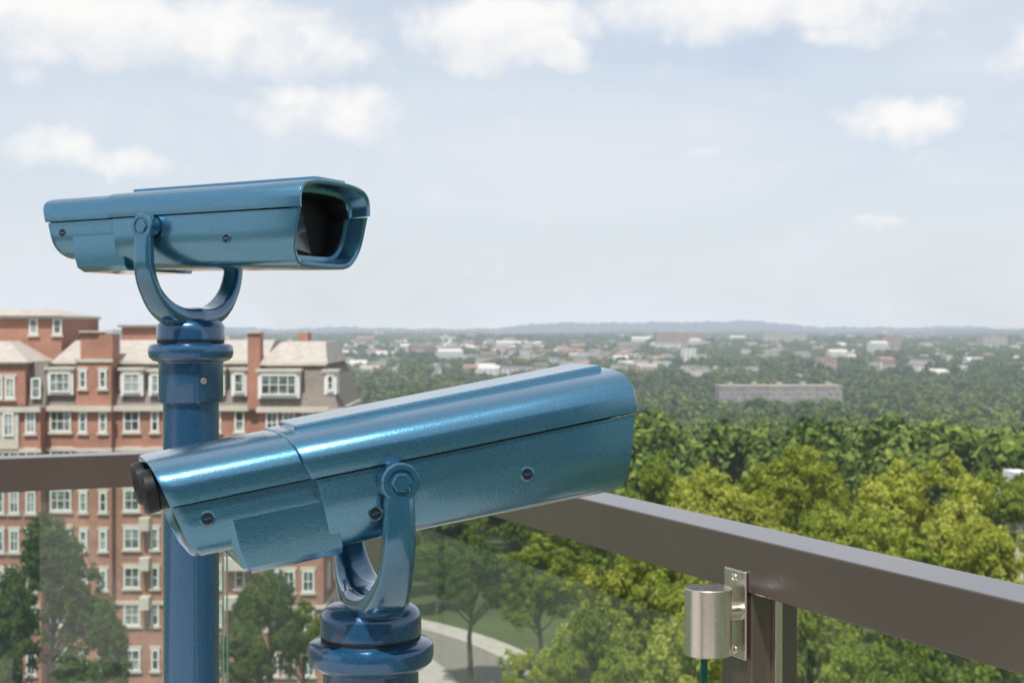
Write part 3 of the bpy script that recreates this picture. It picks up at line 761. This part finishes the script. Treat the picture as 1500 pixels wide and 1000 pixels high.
# ------------------------------------------------------------ sky + sun
sun_dir = Vector((-0.12, -0.66, 1.20)).normalized()
el = math.asin(sun_dir.z); az = math.atan2(sun_dir.x, sun_dir.y)
w = bpy.data.worlds.new('World'); scene.world = w; w.use_nodes = True
nt = w.node_tree
for n in list(nt.nodes): nt.nodes.remove(n)
out = nt.nodes.new('ShaderNodeOutputWorld')
sky = nt.nodes.new('ShaderNodeTexSky'); sky.sky_type = 'NISHITA'; sky.sun_disc = False
sky.sun_elevation = el; sky.sun_rotation = az; sky.air_density = 1.0; sky.dust_density = 1.5; sky.ozone_density = 1.5; sky.altitude = 50
bg = nt.nodes.new('ShaderNodeBackground'); bg.inputs[1].default_value = 0.14
nt.links.new(sky.outputs[0], bg.inputs[0])
tc = nt.nodes.new('ShaderNodeTexCoord').outputs['Generated']
sep = nt.nodes.new('ShaderNodeSeparateXYZ'); nt.links.new(tc, sep.inputs[0])
A = math_n(nt, 'ARCTAN2', sep.outputs[0], sep.outputs[1]); E = math_n(nt, 'ARCSINE', sep.outputs[2])
n1 = noise(nt, tc, 14, 3, 0.6); n2 = noise(nt, tc, 34, 4, 0.62)
sc1 = nt.nodes.new('ShaderNodeSeparateColor'); nt.links.new(n1.outputs['Color'], sc1.inputs[0])
A2 = math_n(nt, 'ADD', A, math_n(nt, 'MULTIPLY', math_n(nt, 'SUBTRACT', sc1.outputs[0], 0.5), 0.10))
E2 = math_n(nt, 'ADD', E, math_n(nt, 'MULTIPLY', math_n(nt, 'SUBTRACT', sc1.outputs[1], 0.5), 0.055))
clouds = [(150, 45, 330, 62, .95), (60, 10, 220, 60, 1), (430, 85, 110, 30, .7), (735, 40, 150, 60, 1.25), (810, 85, 80, 30, 1.1), (465, 165, 95, 38, .85), (425, 140, 50, 25, .7), (1090, 5, 260, 46, .95), (1230, 40, 90, 30, .55),
          (1310, 180, 92, 30, .95), (1235, 188, 40, 12, .5), (60, 225, 75, 28, .7), (160, 245, 110, 24, .6), (1000, 232, 24, 9, .4), (1322, 310, 28, 11, .45), (20, 122, 34, 20, .4), (1500, 78, 35, 30, .6)]
dens = None; shade = None
for (px, py, a, b, s) in clouds:
    u0 = math.atan((px-750)/F); v0 = math.atan((HOR-py)/F*math.cos(u0)); a = a/F; b = b/F
    du = math_n(nt, 'DIVIDE', math_n(nt, 'SUBTRACT', A2, u0), a); dv = math_n(nt, 'DIVIDE', math_n(nt, 'SUBTRACT', E2, v0), b)
    r2 = math_n(nt, 'ADD', math_n(nt, 'MULTIPLY', du, du), math_n(nt, 'MULTIPLY', dv, dv))
    g = math_n(nt, 'MULTIPLY', math_n(nt, 'SUBTRACT', 1.45, r2), s)
    sh = math_n(nt, 'MULTIPLY', math_n(nt, 'MAXIMUM', g, 0), dv)
    dens = g if dens is None else math_n(nt, 'MAXIMUM', dens, g)
    shade = sh if shade is None else math_n(nt, 'ADD', shade, sh)
n4 = noise(nt, tc, 3.2, 3, 0.6)
gen = math_n(nt, 'MULTIPLY', math_n(nt, 'SUBTRACT', n4.outputs[0], 0.54), 7)
hi = math_n(nt, 'MULTIPLY', math_n(nt, 'SUBTRACT', E, 0.26), 8, clamp=True)
gen = math_n(nt, 'MULTIPLY', gen, hi)
dens = math_n(nt, 'MAXIMUM', dens, gen)
d2 = math_n(nt, 'ADD', dens, math_n(nt, 'MULTIPLY', math_n(nt, 'SUBTRACT', n2.outputs[0], 0.5), 1.5))
cov = nt.nodes.new('ShaderNodeMapRange'); cov.interpolation_type = 'SMOOTHSTEP'
cov.inputs['From Min'].default_value = 0.0; cov.inputs['From Max'].default_value = 1.4; cov.inputs['To Max'].default_value = 0.95
nt.links.new(d2, cov.inputs[0])
mp = nd(nt, 'ShaderNodeMapping'); mp.inputs['Scale'].default_value = (1, 1, 4); nt.links.new(tc, mp.inputs[0])
n3 = noise(nt, mp.outputs[0], 3.0, 3, 0.6, 0.6)
veil = math_n(nt, 'ADD', 0.54, math_n(nt, 'MULTIPLY', math_n(nt, 'SUBTRACT', n3.outputs[0], 0.5), 0.9))
lift = math_n(nt, 'MULTIPLY', math_n(nt, 'EXPONENT', math_n(nt, 'MULTIPLY', math_n(nt, 'MAXIMUM', E, 0), -5)), 0.45)
veil = math_n(nt, 'ADD', veil, lift, clamp=True)
bgv = nt.nodes.new('ShaderNodeBackground'); bgv.inputs[0].default_value = (0.765, 0.812, 0.88, 1); bgv.inputs[1].default_value = 1.0
mv = nt.nodes.new('ShaderNodeMixShader'); nt.links.new(veil, mv.inputs[0]); nt.links.new(bg.outputs[0], mv.inputs[1]); nt.links.new(bgv.outputs[0], mv.inputs[2])
cs = math_n(nt, 'ADD', 0.62, math_n(nt, 'ADD', math_n(nt, 'MULTIPLY', shade, 0.35), math_n(nt, 'MULTIPLY', math_n(nt, 'SUBTRACT', n2.outputs[0], 0.5), 1.0)))
ccol = ramp(nt, cs, [(0.15, (0.82, 0.845, 0.885)), (0.75, (0.995, 0.98, 0.96))])
bgc = nt.nodes.new('ShaderNodeBackground'); nt.links.new(ccol, bgc.inputs[0]); bgc.inputs[1].default_value = 1.0
mc = nt.nodes.new('ShaderNodeMixShader'); nt.links.new(cov.outputs[0], mc.inputs[0]); nt.links.new(mv.outputs[0], mc.inputs[1]); nt.links.new(bgc.outputs[0], mc.inputs[2])
nt.links.new(mc.outputs[0], out.inputs[0])

sl = bpy.data.lights.new('sun', 'SUN'); sl.energy = 5.0; sl.angle = math.radians(0.5); sl.color = (1.0, 0.955, 0.89)
so = bpy.data.objects.new('sun', sl); coll.objects.link(so); so.rotation_euler = sun_dir.to_track_quat('Z', 'Y').to_euler()

# ------------------------------------------------------------ camera
cam = bpy.data.cameras.new('camera'); co = bpy.data.objects.new('camera', cam); coll.objects.link(co)
cam.lens = 50; cam.sensor_width = 36; cam.clip_end = 40000; cam.clip_start = 0.05
co.location = (0, 0, 0); co.rotation_euler = (math.radians(90)-math.atan(17/F), 0, 0)
cam.dof.use_dof = True; cam.dof.focus_distance = 2.0; cam.dof.aperture_fstop = 11
scene.camera = co
scene.view_settings.view_transform = 'Standard'; scene.view_settings.look = 'None'; scene.view_settings.exposure = 0
